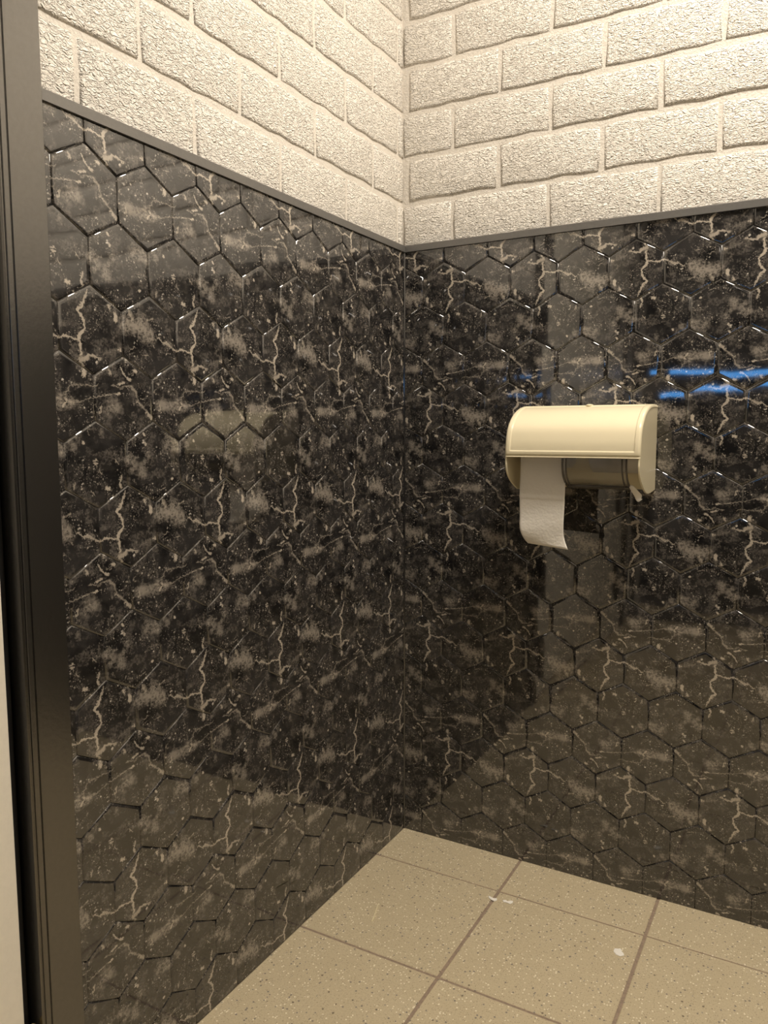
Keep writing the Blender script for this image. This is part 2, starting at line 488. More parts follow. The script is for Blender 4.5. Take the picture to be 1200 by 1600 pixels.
# ---------------------------------------------------------------- floor
bm = bmesh.new()
bm_box(bm, -0.35, ROOM_X + 0.1, -ROOM_Y - 0.1, 0.1, -0.06, -0.0018)
floor = tag(link('floor', mesh_of(bm, 'floor'), M['grout']), 'speckled beige tiled toilet floor with brown joints', None, None, 'structure')
T, G = 0.3, 0.0062
FX, FY = 0.29883, 0.13587
tile_meshes = {}
def floor_tile(x0, x1, y0, y1):
    key = (round(x1 - x0, 4), round(y1 - y0, 4))
    if key not in tile_meshes:
        bm = bmesh.new()
        hx, hy = key[0] / 2, key[1] / 2
        b = 0.0016
        lo = [bm.verts.new((sx * hx, sy * hy, -0.004)) for sx, sy in ((-1, -1), (1, -1), (1, 1), (-1, 1))]
        mi = [bm.verts.new((sx * hx, sy * hy, -b * 0.7)) for sx, sy in ((-1, -1), (1, -1), (1, 1), (-1, 1))]
        hi = [bm.verts.new((sx * (hx - b), sy * (hy - b), 0)) for sx, sy in ((-1, -1), (1, -1), (1, 1), (-1, 1))]
        bm.faces.new(hi)
        for i in range(4):
            j = (i + 1) % 4
            bm.faces.new((lo[i], lo[j], mi[j], mi[i])); bm.faces.new((mi[i], mi[j], hi[j], hi[i]))
        tile_meshes[key] = mesh_of(bm, 'floor_tile')
        tile_meshes[key].materials.append(M['floor'])
    o = link('floor_tile', tile_meshes[key], None, floor)
    o.location = ((x0 + x1) / 2, (y0 + y1) / 2, random.uniform(-0.0004, 0.0002))
    o.rotation_euler = (random.uniform(-.001, .001), random.uniform(-.001, .001), 0)
xs = [-0.001] + [FX + k * T for k in range(5)] + [ROOM_X]
ys = [0.001] + [-FY - k * T for k in range(9)]
ys = [y for y in ys if y > -ROOM_Y] + [-ROOM_Y]
for i in range(len(xs) - 1):
    for j in range(len(ys) - 1):
        gx0 = 0 if i == 0 else G / 2; gx1 = G / 2
        gy0 = 0 if j == 0 else G / 2
        if ys[j] - ys[j + 1] < 0.02: continue
        floor_tile(xs[i] + gx0, xs[i + 1] - gx1, ys[j + 1] + (0.0016 if j == 0 else 0.0026), ys[j] - (0 if j == 0 else (0.0016 if j == 1 else 0.0026)))

# ---------------------------------------------------------------- walls
MORT = 0.0102          # mortar plane behind the panel face
BRK = 0.0072           # brick face behind the panel face
bm = bmesh.new()
bm_box(bm, -0.12, -MORT, -DOOR_A0 - 0.004, 0.12, 0, ROOM_Z)
bm_box(bm, -0.12, -MORT, -DOOR_A1 + 0.004, -DOOR_A0 - 0.004, DOOR_TOP, ROOM_Z)
bm_box(bm, -0.12, -MORT, -ROOM_Y, -DOOR_A1 + 0.004, 0, ROOM_Z)
wall_left = tag(link('wall_left', mesh_of(bm, 'wall_left'), M['mortar']),
                'left toilet wall of white painted brick above dark marble hexagon panels', None, None, 'structure')
bm = bmesh.new()
bm_box(bm, -MORT, ROOM_X, MORT, 0.12, 0, ROOM_Z)
wall_right = tag(link('wall_right', mesh_of(bm, 'wall_right'), M['mortar']),
                 'right toilet wall of white painted brick above dark marble hexagon panels', None, None, 'structure')

# wall frames: local x = viewer's right, local y = up, local z = out of the wall
ML = Matrix(((0, 0, 1, 0), (1, 0, 0, 0), (0, 1, 0, 0), (0, 0, 0, 1)))
MR = Matrix(((1, 0, 0, 0), (0, 0, -1, 0), (0, 1, 0, 0), (0, 0, 0, 1)))

# --- bricks
CH, BL = 0.0965, 0.2177        # course height and brick module
def brick_mesh(w, h, seed):
    rnd = random.Random(seed)
    bm = bmesh.new()
    per = []
    nx = max(1, min(6, round(w / 0.034)))
    for k in range(nx): per.append((-w / 2 + w * k / nx, -h / 2))
    per.append((w / 2, -h / 2)); per.append((w / 2, 0))
    for k in range(nx): per.append((w / 2 - w * k / nx, h / 2))
    per.append((-w / 2, h / 2)); per.append((-w / 2, 0))
    per = [(x + rnd.uniform(-.0018, .0018), y + rnd.uniform(-.0022, .0022)) for x, y in per]
    cen = (0, 0)
    def ins(p, d):
        x, y = p
        return (x - math.copysign(min(d, abs(x)), x), y - math.copysign(min(d, abs(y)), y) if abs(y) > .005 else y)
    a = [bm.verts.new((x, y, -0.0065)) for x, y in per]
    b = [bm.verts.new((*ins(p, 0.0016), -0.0012 + rnd.uniform(-.0004, .0004))) for p in per]
    c = [bm.verts.new((*ins(p, 0.0062), rnd.uniform(-.0003, .0003))) for p in per]
    n = len(per)
    for i in range(n):
        j = (i + 1) % n
        bm.faces.new((a[i], a[j], b[j], b[i])); bm.faces.new((b[i], b[j], c[j], c[i]))
    bm.faces.new(c)
    me = mesh_of(bm, 'brick', True)
    me.materials.append(M['brick'])
    return me
JT, JV = 0.0098, 0.0070
full = [brick_mesh(BL - JV, CH - JT, 100 + k) for k in range(10)]
def lay_bricks(wall, mat4, joints_odd, joints_even, u0, u1, sgn, z_from=TRIM_TOP, z_to=ROOM_Z):
    """joints_*: offset of an upright joint; u runs away from the corner"""
    z = 1.3865
    c = 0
    while z < z_to - 0.01:
        z1 = min(z + CH, z_to)
        j0 = joints_odd if c % 2 == 0 else joints_even
        k = math.floor((u0 - j0) / BL)
        while j0 + k * BL < u1:
            a = max(j0 + k * BL, u0); b = min(j0 + (k + 1) * BL, u1)
            aa = a + (JV / 2 if a > u0 else (0.010 if (wall is wall_right and c % 2 == 1) else 0.0))
            bb = b - (JV / 2 if b < u1 else 0.0)
            k += 1
            if bb - aa < 0.02: continue
            zz0, zz1 = z + JT / 2, z1 - JT / 2
            if zz1 - zz0 < 0.02: continue
            if c == 0: zz0 = z
            whole = abs((bb - aa) - (BL - JV)) < 1e-4 and abs((zz1 - zz0) - (CH - JT)) < 1e-4
            me = random.choice(full) if whole else brick_mesh(bb - aa, zz1 - zz0, random.randint(0, 99999))
            o = link('brick', me, None, wall)
            uc = (aa + bb) / 2 * sgn
            o.matrix_world = mat4 @ Matrix.Translation((uc, (zz0 + zz1) / 2, -BRK + random.uniform(-.0007, .0007))) @ Matrix.Rotation(random.uniform(-.003, .003), 4, 'Z')
        z += CH
        c += 1
lay_bricks(wall_right, MR, 0.1155, 0.0045, -0.0065, 1.60, 1)
lay_bricks(wall_left, ML, 0.0150, 0.1235, -0.009, 0.9535, -1)

# --- hexagon panels
HX = [(W / 2, -S / 2), (W / 2, S / 2), (0, R - S / 2), (-W / 2, S / 2), (-W / 2, -S / 2), (0, -(R - S / 2))]
RINGS = ((0.0, -0.0019), (0.0010, -0.00050), (0.0026, -0.00007), (0.0057, 0.0))
def hex_bm(key, rot):
    cu, cv = CELL[key]
    sg = -1 if rot else 1
    bm = bmesh.new()
    uvl = bm.loops.layers.uv.new('print')
    rings = []
    for d, z in RINGS:
        f = 1 - d / (W / 2)
        rings.append([bm.verts.new((x * f, y * f, z)) for x, y in HX])
    for a, b in zip(rings[:-1], rings[1:]):
        for i in range(6):
            j = (i + 1) % 6
            bm.faces.new((a[i], a[j], b[j], b[i]))
    bm.faces.new(rings[-1])
    for f in bm.faces:
        f.smooth = True
        for lp in f.loops:
            lp[uvl].uv = (cu + sg * lp.vert.co.x, cv + sg * lp.vert.co.y)
    return bm
HEXMESH = {}
for key in CELL:
    for rot in (False, True):
        me = mesh_of(hex_bm(key, rot), 'hex_tile')
        me.materials.append(PRINT[key])
        HEXMESH[(key, rot)] = me
def hex_panel(wall, mat4, rows, u_lo, u_hi, base_u, z_top_row0, table, rot_of):
    bounds = (u_lo, u_hi, 0.0005, 1.3800)
    bm = bmesh.new()
    bm_box(bm, u_lo, u_hi, 0.0, 1.3775, -MORT, -0.0024)
    bmesh.ops.transform(bm, matrix=mat4, verts=bm.verts)
    panel = link('marble_panel', mesh_of(bm, 'marble_panel'), M['panel'], wall)
    for r in rows:
        typ, c0, rot = table(r)
        zc = z_top_row0 - r * R - S / 2
        for k in range(-24, 25):
            uc = c0 + k * W
            if uc + W / 2 < u_lo + 0.002 or uc - W / 2 > u_hi - 0.002: continue
            if zc + R - S / 2 < 0.004 or zc - (R - S / 2) > bounds[3] - 0.003: continue
            key = (typ, k % 2)
            cut = uc - W / 2 < u_lo or uc + W / 2 > u_hi or zc - (R - S / 2) < bounds[2] or zc + R - S / 2 > bounds[3]
            if cut:
                bm = hex_bm(key, rot)
                for co, no in (((u_lo - uc, 0, 0), (-1, 0, 0)), ((u_hi - uc, 0, 0), (1, 0, 0)),
                               ((0, bounds[2] - zc, 0), (0, -1, 0)), ((0, bounds[3] - zc, 0), (0, 1, 0))):
                    bmesh.ops.bisect_plane(bm, geom=bm.verts[:] + bm.edges[:] + bm.faces[:], plane_co=co, plane_no=no, clear_outer=True)
                if len(bm.faces) == 0:
                    bm.free(); continue
                me = mesh_of(bm, 'hex_tile')
                me.materials.append(PRINT[key])
            else:
                me = HEXMESH[(key, rot)]
            o = link('hex_tile', me, None, panel)
            tl = 0.0032
            o.matrix_world = (mat4 @ Matrix.Translation((uc, zc, random.uniform(-.0001, .0001)))
                              @ Matrix.Rotation(random.gauss(0, tl), 4, 'X') @ Matrix.Rotation(random.gauss(0, tl), 4, 'Y'))
    return panel
# position of the printed hexagons per row (the sheets repeat every six rows)
def table_left(r):
    t, a = {2: ('A', .885), 3: ('B', .937), 4: ('C', .885), 5: ('A', .833), 0: ('B', .7812), 1: ('C', .937)}[r % 6]
    return t, -a, False
def table_right(r):
    if r < 0: return 'A', .67, False
    t, x = {2: ('B', .4103), 5: ('B', .3584), 1: ('C', .3584), 4: ('C', .3065), 0: ('A', .3065), 3: ('A', .2546)}[r % 6]
    return t, x, True
hex_panel(wall_left, ML, range(-1, 16), -(DOOR_A0 - 0.0005), 0.0, 0, 1.3153, table_left, None)
hex_panel(wall_right, MR, range(-1, 16), 0.0, 1.56, 0, 1.3149, table_right, None)

# --- anthracite top trims (one per wall, mitred) and the corner bead
def top_trim(name, along, length, label):
    bm = bmesh.new()
    # profile: depth out of wall, height
    prof = [(-MORT, TRIM_TOP), (0.0030, TRIM_TOP), (0.0042, TRIM_TOP - 0.0012), (0.0042, TRIM_BOT), (0.0004, TRIM_BOT), (0.0004, TRIM_BOT + 0.0035), (-MORT, TRIM_BOT + 0.0035)]
    a = []; b = []
    for d, z in prof:
        if along == 'L':
            a.append(bm.verts.new((d, -d, z))); b.append(bm.verts.new((d, -length, z)))
        else:
            a.append(bm.verts.new((d, -d, z))); b.append(bm.verts.new((length, -d, z)))
    n = len(prof)
    bm.faces.new(a); bm.faces.new(b[::-1])
    for i in range(n):
        bm.faces.new((a[i], b[i], b[(i + 1) % n], a[(i + 1) % n]))
    bmesh.ops.recalc_face_normals(bm, faces=bm.faces)
    return tag(link(name, mesh_of(bm, name), M['trim']), label, None, None, 'structure')
top_trim('trim_1', 'L', DOOR_A0, 'anthracite edge strip capping the left marble panel')
top_trim('trim_2', 'R', 1.56, 'anthracite edge strip capping the right marble panel')
bm = bmesh.new()
pr = [(0.0002, -0.0002), (0.0030, -0.0002), (0.0026, -0.0014), (0.0014, -0.0026), (0.0002, -0.0030)]
a = [bm.verts.new((x, y, 0.0)) for x, y in pr]; b = [bm.verts.new((x, y, TRIM_BOT + 0.001)) for x, y in pr]
bm.faces.new(a[::-1]); bm.faces.new(b)
for i in range(5): bm.faces.new((a[i], a[(i + 1) % 5], b[(i + 1) % 5], b[i]))
bmesh.ops.recalc_face_normals(bm, faces=bm.faces)
tag(link('trim_3', mesh_of(bm, 'trim_3', False), M['panel']), 'thin dark bead in the corner between the marble panels', None, None, 'structure')

# ---------------------------------------------------------------- the door in the left wall
door = tag(empty('door_1', (0, -DOOR_A0 - 0.05, 0)), 'white door in an anthracite steel frame in the left wall', None, None, 'structure')
def dpart(name, b, mat, bevel=0.0):
    o = box(name, b, mat, None, bevel)
    o.parent = door
    o.matrix_parent_inverse = Matrix.Translation((0, DOOR_A0 + 0.05, 0))
    return o
F0, F1 = -DOOR_A0, -1.0
def jamb_profile(y_out, sgn):
    """plan outline of one jamb, from the outer edge towards the opening"""
    P = [(-0.11, 0.0), (0.0105, 0.0), (0.012, 0.0015), (0.012, 0.0490), (0.0100, 0.0500), (0.0100, 0.0525), (0.0115, 0.0535), (0.0115, 0.0575),
         (0.0095, 0.0585), (0.0095, 0.0600), (0.0105, 0.0610), (0.0095, 0.0630), (-0.022, 0.0640), (-0.022, 0.088), (-0.11, 0.088)]
    return [(x, y_out - sgn * t) for x, t in P]
def jamb(y_out, sgn):
    pts = jamb_profile(y_out, sgn)
    bm = bmesh.new()
    a = [bm.verts.new((x, y, 0)) for x, y in pts]; b = [bm.verts.new((x, y, DOOR_TOP)) for x, y in pts]
    bm.faces.new(a); bm.faces.new(b[::-1])
    n = len(pts)
    for i in range(n): bm.faces.new((a[i], b[i], b[(i + 1) % n], a[(i + 1) % n]))
    bmesh.ops.recalc_face_normals(bm, faces=bm.faces)
    o = link('door_jamb', mesh_of(bm, 'door_jamb'), M['frame'], door)
    o.matrix_parent_inverse = Matrix.Translation((0, DOOR_A0 + 0.05, 0))
jamb(-DOOR_A0, 1)
jamb(-DOOR_A1, -1)
dpart('frame_head', (-0.11, 0.012, -DOOR_A1 + 0.088, -DOOR_A0 - 0.088, DOOR_TOP - 0.06, DOOR_TOP), M['frame'], 0.002)
dpart('rubber_seal', (-0.0215, -0.014, -1.0320, -1.0195, 0.004, DOOR_TOP - 0.06), M['rubber'], 0.002)
dpart('door_leaf', (-0.045, -0.004, -DOOR_A1 + 0.090, -1.0325, 0.006, DOOR_TOP - 0.062), M['door'], 0.002)
hz = 0.165
bm = bmesh.new()
for k in range(2):
    r = bmesh.ops.create_cone(bm, cap_ends=True, segments=14, radius1=0.0055, radius2=0.0055, depth=0.026)
    bmesh.ops.translate(bm, verts=r['verts'], vec=(0.001, -1.0255, hz + k * 0.0275))
r = bmesh.ops.create_uvsphere(bm, u_segments=12, v_segments=6, radius=0.0052)
bmesh.ops.translate(bm, verts=r['verts'], vec=(0.001, -1.0255, hz + 0.041))
h = link('hinge', mesh_of(bm, 'hinge'), M['brass'], door)
h.matrix_parent_inverse = Matrix.Translation((0, DOOR_A0 + 0.05, 0))
h['label'] = 'brass hinge'
bm = bmesh.new()
r = bmesh.ops.create_cone(bm, cap_ends=True, segments=20, radius1=0.026, radius2=0.026, depth=0.008, matrix=Matrix.Translation((0.0, -2.15, 1.05)) @ Matrix.Rotation(math.pi / 2, 4, 'Y'))
r = bmesh.ops.create_cone(bm, cap_ends=True, segments=16, radius1=0.009, radius2=0.009, depth=0.05, matrix=Matrix.Translation((0.025, -2.15, 1.05)) @ Matrix.Rotation(math.pi / 2, 4, 'Y'))
r = bmesh.ops.create_cone(bm, cap_ends=True, segments=16, radius1=0.009, radius2=0.008, depth=0.12, matrix=Matrix.Translation((0.045, -2.10, 1.05)) @ Matrix.Rotation(math.pi / 2, 4, 'X'))
h = link('door_handle', mesh_of(bm, 'door_handle', True), M['metal'], door)
h.matrix_parent_inverse = Matrix.Translation((0, DOOR_A0 + 0.05, 0))

# ---------------------------------------------------------------- rest of the room (behind the camera)
WX0, WX1, WZ0, WZ1 = 0.08, 0.74, 1.180, 1.50
bm = bmesh.new()
for b in ((-0.12, WX0, 0, ROOM_Z), (WX1, ROOM_X + 0.1, 0, ROOM_Z), (WX0, WX1, 0, WZ0), (WX0, WX1, WZ1, ROOM_Z)):
    bm_box(bm, b[0], b[1], -ROOM_Y - 0.1, -ROOM_Y, b[2], b[3])
tag(link('wall_back', mesh_of(bm, 'wall_back'), M['panel']), 'dark panelled wall facing the paper dispenser', None, None, 'structure')
bm = bmesh.new()
bm_box(bm, ROOM_X, ROOM_X + 0.1, -ROOM_Y, 0.12, TRIM_TOP, ROOM_Z)
side = tag(link('wall_side', mesh_of(bm, 'wall_side'), M['mortar']), 'white painted side wall opposite the door', None, None, 'structure')
box('lower_panel', (ROOM_X - 0.004, ROOM_X + 0.1, -ROOM_Y, 0.0, 0.0, TRIM_TOP), M['panel'], side)
glow = tag(empty('blue_glow_1', ((WX0 + WX1) / 2, -ROOM_Y, WZ0)), 'added blue glowing pane, mostly masked, for the blue reflection in the right panel', None, None, 'structure')  # added blue source for the tile reflections, no window known here
def glow_part(name, b, mat, bevel=0.0):
    o = box(name, b, mat, None, bevel)
    o.parent = glow
    o.matrix_parent_inverse = Matrix.Translation((-(WX0 + WX1) / 2, ROOM_Y, -WZ0))
glow_part('glow_pane', (WX0 + .03, WX1 - .03, -ROOM_Y - 0.07, -ROOM_Y - 0.062, WZ0 + .03, WZ1 - .03), M['blue_pane'])
for b in ((WX0, WX0 + .03, WZ0, WZ1), (WX1 - .03, WX1, WZ0, WZ1), (WX0 + .03, WX1 - .03, WZ0, WZ0 + .03), (WX0 + .03, WX1 - .03, WZ1 - .03, WZ1)):
    glow_part('glow_frame', (b[0], b[1], -ROOM_Y - 0.09, -ROOM_Y - 0.02, b[2], b[3]), M['rubber'], 0.002)
glow_part('glow_mask', (WX0 + .0302, WX1 - .0302, -ROOM_Y - 0.0615, -ROOM_Y - 0.055, WZ0 + .072, WZ1 - .0305), M['rubber'])  # added dark sheet, narrows the blue glow to a slit

bm = bmesh.new()
bm_box(bm, -0.12, ROOM_X + 0.1, -ROOM_Y - 0.1, 0.12, ROOM_Z, ROOM_Z + 0.08)
tag(link('ceiling', mesh_of(bm, 'ceiling'), M['ceiling']), 'plain white toilet ceiling', None, None, 'structure')

# ceiling lamp
lamp = tag(empty('ceiling_lamp', (LAMP_POS[0], LAMP_POS[1], ROOM_Z)), 'round flush ceiling lamp giving warm light over the corner', 'lamp')
bm = bmesh.new()
N = 40
def ringv(r, z): return [bm.verts.new((r * math.cos(2 * math.pi * i / N), r * math.sin(2 * math.pi * i / N), z)) for i in range(N)]
rs = [ringv(LAMP_RADIUS, -0.030), ringv(LAMP_RADIUS * .96, -0.040), ringv(LAMP_RADIUS * .75, -0.047)]
for a, b in zip(rs[:-1], rs[1:]):
    for i in range(N): bm.faces.new((a[i], b[i], b[(i + 1) % N], a[(i + 1) % N]))
bm.faces.new(rs[-1])
bmesh.ops.recalc_face_normals(bm, faces=bm.faces)
link('diffuser', mesh_of(bm, 'diffuser', True), M['lamp'], lamp)
bm = bmesh.new()
rs = [ringv(LAMP_RADIUS + .002, -0.001), ringv(LAMP_RADIUS + .014, -0.001), ringv(LAMP_RADIUS + .014, -0.026), ringv(LAMP_RADIUS + .010, -0.031), ringv(LAMP_RADIUS + .002, -0.031)]
for k in range(5):
    a, b = rs[k], rs[(k + 1) % 5]
    for i in range(N): bm.faces.new((a[i], b[i], b[(i + 1) % N], a[(i + 1) % N]))
bmesh.ops.recalc_face_normals(bm, faces=bm.faces)
link('rim', mesh_of(bm, 'rim', False), M['metal'], lamp)

# ---------------------------------------------------------------- toilet paper dispenser
DX0, DX1 = 0.3075, 0.5650
disp = tag(empty('toilet_paper_dispenser', ((DX0 + DX1) / 2, 0, 0.845)), 'ivory plastic twin-roll toilet paper dispenser on the marble wall', 'dispenser')
INV = Matrix.Translation((-(DX0 + DX1) / 2, 0, -0.845))
def dadd(name, me, mat, parent=None):
    o = link(name, me, mat, disp if parent is None else parent)
    o.matrix_parent_inverse = INV if parent is None else Matrix.Identity(4)
    return o
UP = [(0.001, 1.0195), (0.030, 1.0195), (0.060, 1.0180), (0.085, 1.0135), (0.108, 1.0055), (0.128, 0.9935), (0.145, 0.9760), (0.1535, 0.9530), (0.1562, 0.9350), (0.1562, 0.9200)]
LOW = [(0.1562, 0.9050), (0.1525, 0.8920), (0.1420, 0.8800), (0.1230, 0.8672), (0.1020, 0.8575), (0.0850, 0.8520), (0.0600, 0.8495), (0.001, 0.8530)]
def catmull(P, n):
    out = []
    for i in range(len(P) - 1):
        p0 = P[max(i - 1, 0)]; p1 = P[i]; p2 = P[i + 1]; p3 = P[min(i + 2, len(P) - 1)]
        for k in range(n):
            t = k / n
            out.append(tuple(0.5 * (2 * b + (c - a) * t + (2 * a - 5 * b + 4 * c - d) * t * t + (3 * b - a - 3 * c + d) * t ** 3) for a, b, c, d in zip(p0, p1, p2, p3)))
    out.append(P[-1])
    return out
prof_side = catmull(UP, 3)[:-1] + catmull(LOW, 3)
def side_panel(x0, x1):
    bm = bmesh.new()
    inset = [(max(0.0, d - 0.0012) if d > .01 else d, z) for d, z in prof_side]
    a = [bm.verts.new((x0, -d, z)) for d, z in prof_side]
    b = [bm.verts.new((x1, -d, z)) for d, z in prof_side]
    n = len(a)
    bm.faces.new(a); bm.faces.new(b[::-1])
    for i in range(n): bm.faces.new((a[i], b[i], b[(i + 1) % n], a[(i + 1) % n]))
    bmesh.ops.recalc_face_normals(bm, faces=bm.faces)
    ed = [e for e in bm.edges if len(e.link_faces) == 2 and any(len(f.verts) > 4 for f in e.link_faces)]
    bmesh.ops.bevel(bm, geom=ed, offset=0.0011, segments=2, affect='EDGES', profile=0.5)
    return mesh_of(bm, 'side_panel')
dadd('side_panel', side_panel(DX0, DX0 + 0.0035), M['ivory'])
dadd('side_panel', side_panel(DX1 - 0.0035, DX1), M['ivory'])
bm = bmesh.new(); bm_box(bm, DX0 + 0.0035, DX1 - 0.0035, -0.0040, -0.0010, 0.8530, 1.0170)
dadd('back_plate', mesh_of(bm, 'back_plate'), M['ivory'])
# curved cover with a raised border
P = catmull(UP, 8)
acc = [0.0]
for a, b in zip(P[:-1], P[1:]): acc.append(acc[-1] + math.dist(a, b))
LT = acc[-1]
def sm(x, a, b):
    t = max(0.0, min(1.0, (x - a) / (b - a)))
    return t * t * (3 - 2 * t)
nxs = []
wid = DX1 - DX0 + 0.0014
for e in (0, .0006, .0014, .0026, .004, .0055, .007, .009, .0100, .0108, .0116, .0124, .0135, .016): nxs.append(e)
cols = nxs + [0.016 + (wid - 0.032) * k / 14 for k in range(1, 14)] + [wid - e for e in reversed(nxs)]
PT = []
ts = [LT * k / 60 for k in range(61)] + [0.062, .0635, .065, .0665] + [LT - e for e in (.0005, .0012, .002, .0026, .0032, .004, .0105, .0112, .012, .0128, .0136)]
ts = sorted(set(round(t, 5) for t in ts))
def at(t):
    for i in range(len(acc) - 1):
        if acc[i + 1] >= t - 1e-9:
            f = (t - acc[i]) / max(1e-9, acc[i + 1] - acc[i])
            d = P[i][0] + f * (P[i + 1][0] - P[i][0]); z = P[i][1] + f * (P[i + 1][1] - P[i][1])
            return d, z
    return P[-1]
def nrm(t):
    a = at(max(0, t - .003)); b = at(min(LT, t + .003))
    dx, dz = b[0] - a[0], b[1] - a[1]
    l = math.hypot(dx, dz)
    return -dz / l, dx / l
def cover_h(e, t):
    q = min(e, wid - e)
    h = 0.0022
    if q < 0.0055: h -= 0.0055 - math.sqrt(max(0.0, 0.0055 ** 2 - (0.0055 - q) ** 2))
    ins = sm(q, 0.0098, 0.0120) * sm(t, 0.0620, 0.0660) * (1 - sm(t, LT - 0.0132, LT - 0.0108))
    h -= 0.0016 * ins
    # fine ridge just inside the border
    # drip groove above the lower lip
    g = LT - t
    if 0.0010 < g < 0.0042: h -= 0.0012 * math.sin(math.pi * (g - 0.001) / 0.0032)
    return h
bm = bmesh.new()
grid = []
for t in ts:
    d, z = at(t); nx_, nz_ = nrm(t)
    grid.append([bm.verts.new((DX0 - 0.0007 + e, -(d + nx_ * cover_h(e, t)), z + nz_ * cover_h(e, t))) for e in cols])
for i in range(len(ts) - 1):
    for j in range(len(cols) - 1):
        bm.faces.new((grid[i][j], grid[i + 1][j], grid[i + 1][j + 1], grid[i][j + 1]))
# inner skin so the cover has thickness
inn = []
for t in ts[::3] + ([ts[-1]] if (len(ts) - 1) % 3 else []):
    d, z = at(t); nx_, nz_ = nrm(t)
    inn.append([bm.verts.new((x, -(d - nx_ * 0.003), z - nz_ * 0.003)) for x in (DX0 + 0.004, DX1 - 0.004)])
for a, b in zip(inn[:-1], inn[1:]): bm.faces.new((a[0], a[1], b[1], b[0]))
low = grid[-1]
for j in range(len(cols) - 1):
    pass
bm.faces.new([low[0]] + low[1:] + [inn[-1][1], inn[-1][0]])
bmesh.ops.recalc_face_normals(bm, faces=bm.faces)
me = mesh_of(bm, 'cover', True)
dadd('cover', me, M['ivory'])
# latch tab on top
bm = bmesh.new()
bmesh.ops.create_uvsphere(bm, u_segments=16, v_segments=8, radius=1.0, matrix=Matrix.Translation((0.4460, -0.058, 1.0203)) @ Matrix.Diagonal((0.0075, 0.011, 0.0028, 1)))
dadd('latch', mesh_of(bm, 'latch', True), M['ivory'])
# smoky sliding shutter in front of the right roll
SH = catmull([(0.1490, 0.9190), (0.1488, 0.9050), (0.1440, 0.8900), (0.1330, 0.8770), (0.1160, 0.8665), (0.0960, 0.8595), (0.0700, 0.8560)], 5)
def strip(x0, x1, prof, th, name):
    bm = bmesh.new()
    n = len(prof)
    rows_ = []
    for i, (d, z) in enumerate(prof):
        a = prof[max(i - 1, 0)]; b = prof[min(i + 1, n - 1)]
        dx, dz = b[0] - a[0], b[1] - a[1]; l = math.hypot(dx, dz)
        nx_, nz_ = -dz / l, dx / l
        rows_.append(((d + nx_ * th / 2, z + nz_ * th / 2), (d - nx_ * th / 2, z - nz_ * th / 2)))
    vo = [[bm.verts.new((x, -o[0], o[1])) for x in (x0, x1)] for o, i_ in rows_]
    vi = [[bm.verts.new((x, -i_[0], i_[1])) for x in (x0, x1)] for o, i_ in rows_]
    for i in range(n - 1):
        bm.faces.new((vo[i][0], vo[i + 1][0], vo[i + 1][1], vo[i][1]))
        bm.faces.new((vi[i][0], vi[i][1], vi[i + 1][1], vi[i + 1][0]))
        bm.faces.new((vo[i][0], vi[i][0], vi[i + 1][0], vo[i + 1][0]))
        bm.faces.new((vo[i][1], vo[i + 1][1], vi[i + 1][1], vi[i][1]))
    bm.faces.new((vo[0][0], vo[0][1], vi[0][1], vi[0][0])); bm.faces.new((vo[-1][0], vi[-1][0], vi[-1][1], vo[-1][1]))
    bmesh.ops.recalc_face_normals(bm, faces=bm.faces)
    return mesh_of(bm, name)
sh = dadd('shutter', strip(0.4195, 0.5410, SH, 0.0020, 'shutter'), M['smoke'])
sh['label'] = 'smoky clear plastic shutter'
M['smoke_rim'] = simple('smoky_plastic_rim', (0.085, 0.075, 0.065), 0.15, 0.05, 100)
for x0, x1 in ((0.4190, 0.4225), (0.4260, 0.4285), (0.5310, 0.5335), (0.5385, 0.5415)):
    o = dadd('shutter_rib', strip(x0, x1, [(d + 0.0012, z - 0.0006) for d, z in SH], 0.0026, 'shutter_rib'), M['smoke_rim'], sh)
o = dadd('shutter_rib', strip(0.4190, 0.5415, [(0.1175, 0.8660), (0.1120, 0.8640), (0.1060, 0.8618)], 0.0040, 'shutter_rib'), M['smoke_rim'], sh)
bm = bmesh.new()
bmesh.ops.create_cone(bm, cap_ends=True, segments=20, radius1=0.011, radius2=0.011, depth=DX1 - DX0 - 0.010, matrix=Matrix.Translation(((DX0 + DX1) / 2, -0.078, 0.945)) @ Matrix.Rotation(math.pi / 2, 4, 'Y'))
dadd('spindle', mesh_of(bm, 'spindle', True), M['smoke_rim'])

# paper rolls (each with its loose end)
def roll_mesh(x0, x1, rad, ri):
    bm = bmesh.new()
    n = 40
    def rg(x, r): return [bm.verts.new((x, r * math.cos(2 * math.pi * i / n), r * math.sin(2 * math.pi * i / n))) for i in range(n)]
    rs = [rg(x0, ri), rg(x0, rad - .001), rg(x0 + .001, rad), rg(x1 - .001, rad), rg(x1, rad - .001), rg(x1, ri)]
    for k in range(6):
        a, b = rs[k], rs[(k + 1) % 6]
        for i in range(n): bm.faces.new((a[i], b[i], b[(i + 1) % n], a[(i + 1) % n]))
    bmesh.ops.recalc_face_normals(bm, faces=bm.faces)
    return mesh_of(bm, 'paper_roll', True)
def roll(x0, x1, rad, label):
    e = tag(empty('toilet_paper_roll', ((x0 + x1) / 2, -0.078, 0.945)), label, 'toilet paper')
    link('rolled_paper', roll_mesh(-(x1 - x0) / 2, (x1 - x0) / 2, rad, 0.0135), M['paper'], e)
    return e
rl = roll(0.3270, 0.4190, 0.0480, 'white toilet paper roll with its sheet hanging out of the dispenser')
rr = roll(0.4640, 0.5560, 0.0560, 'second white toilet paper roll behind the smoky plastic shutter')
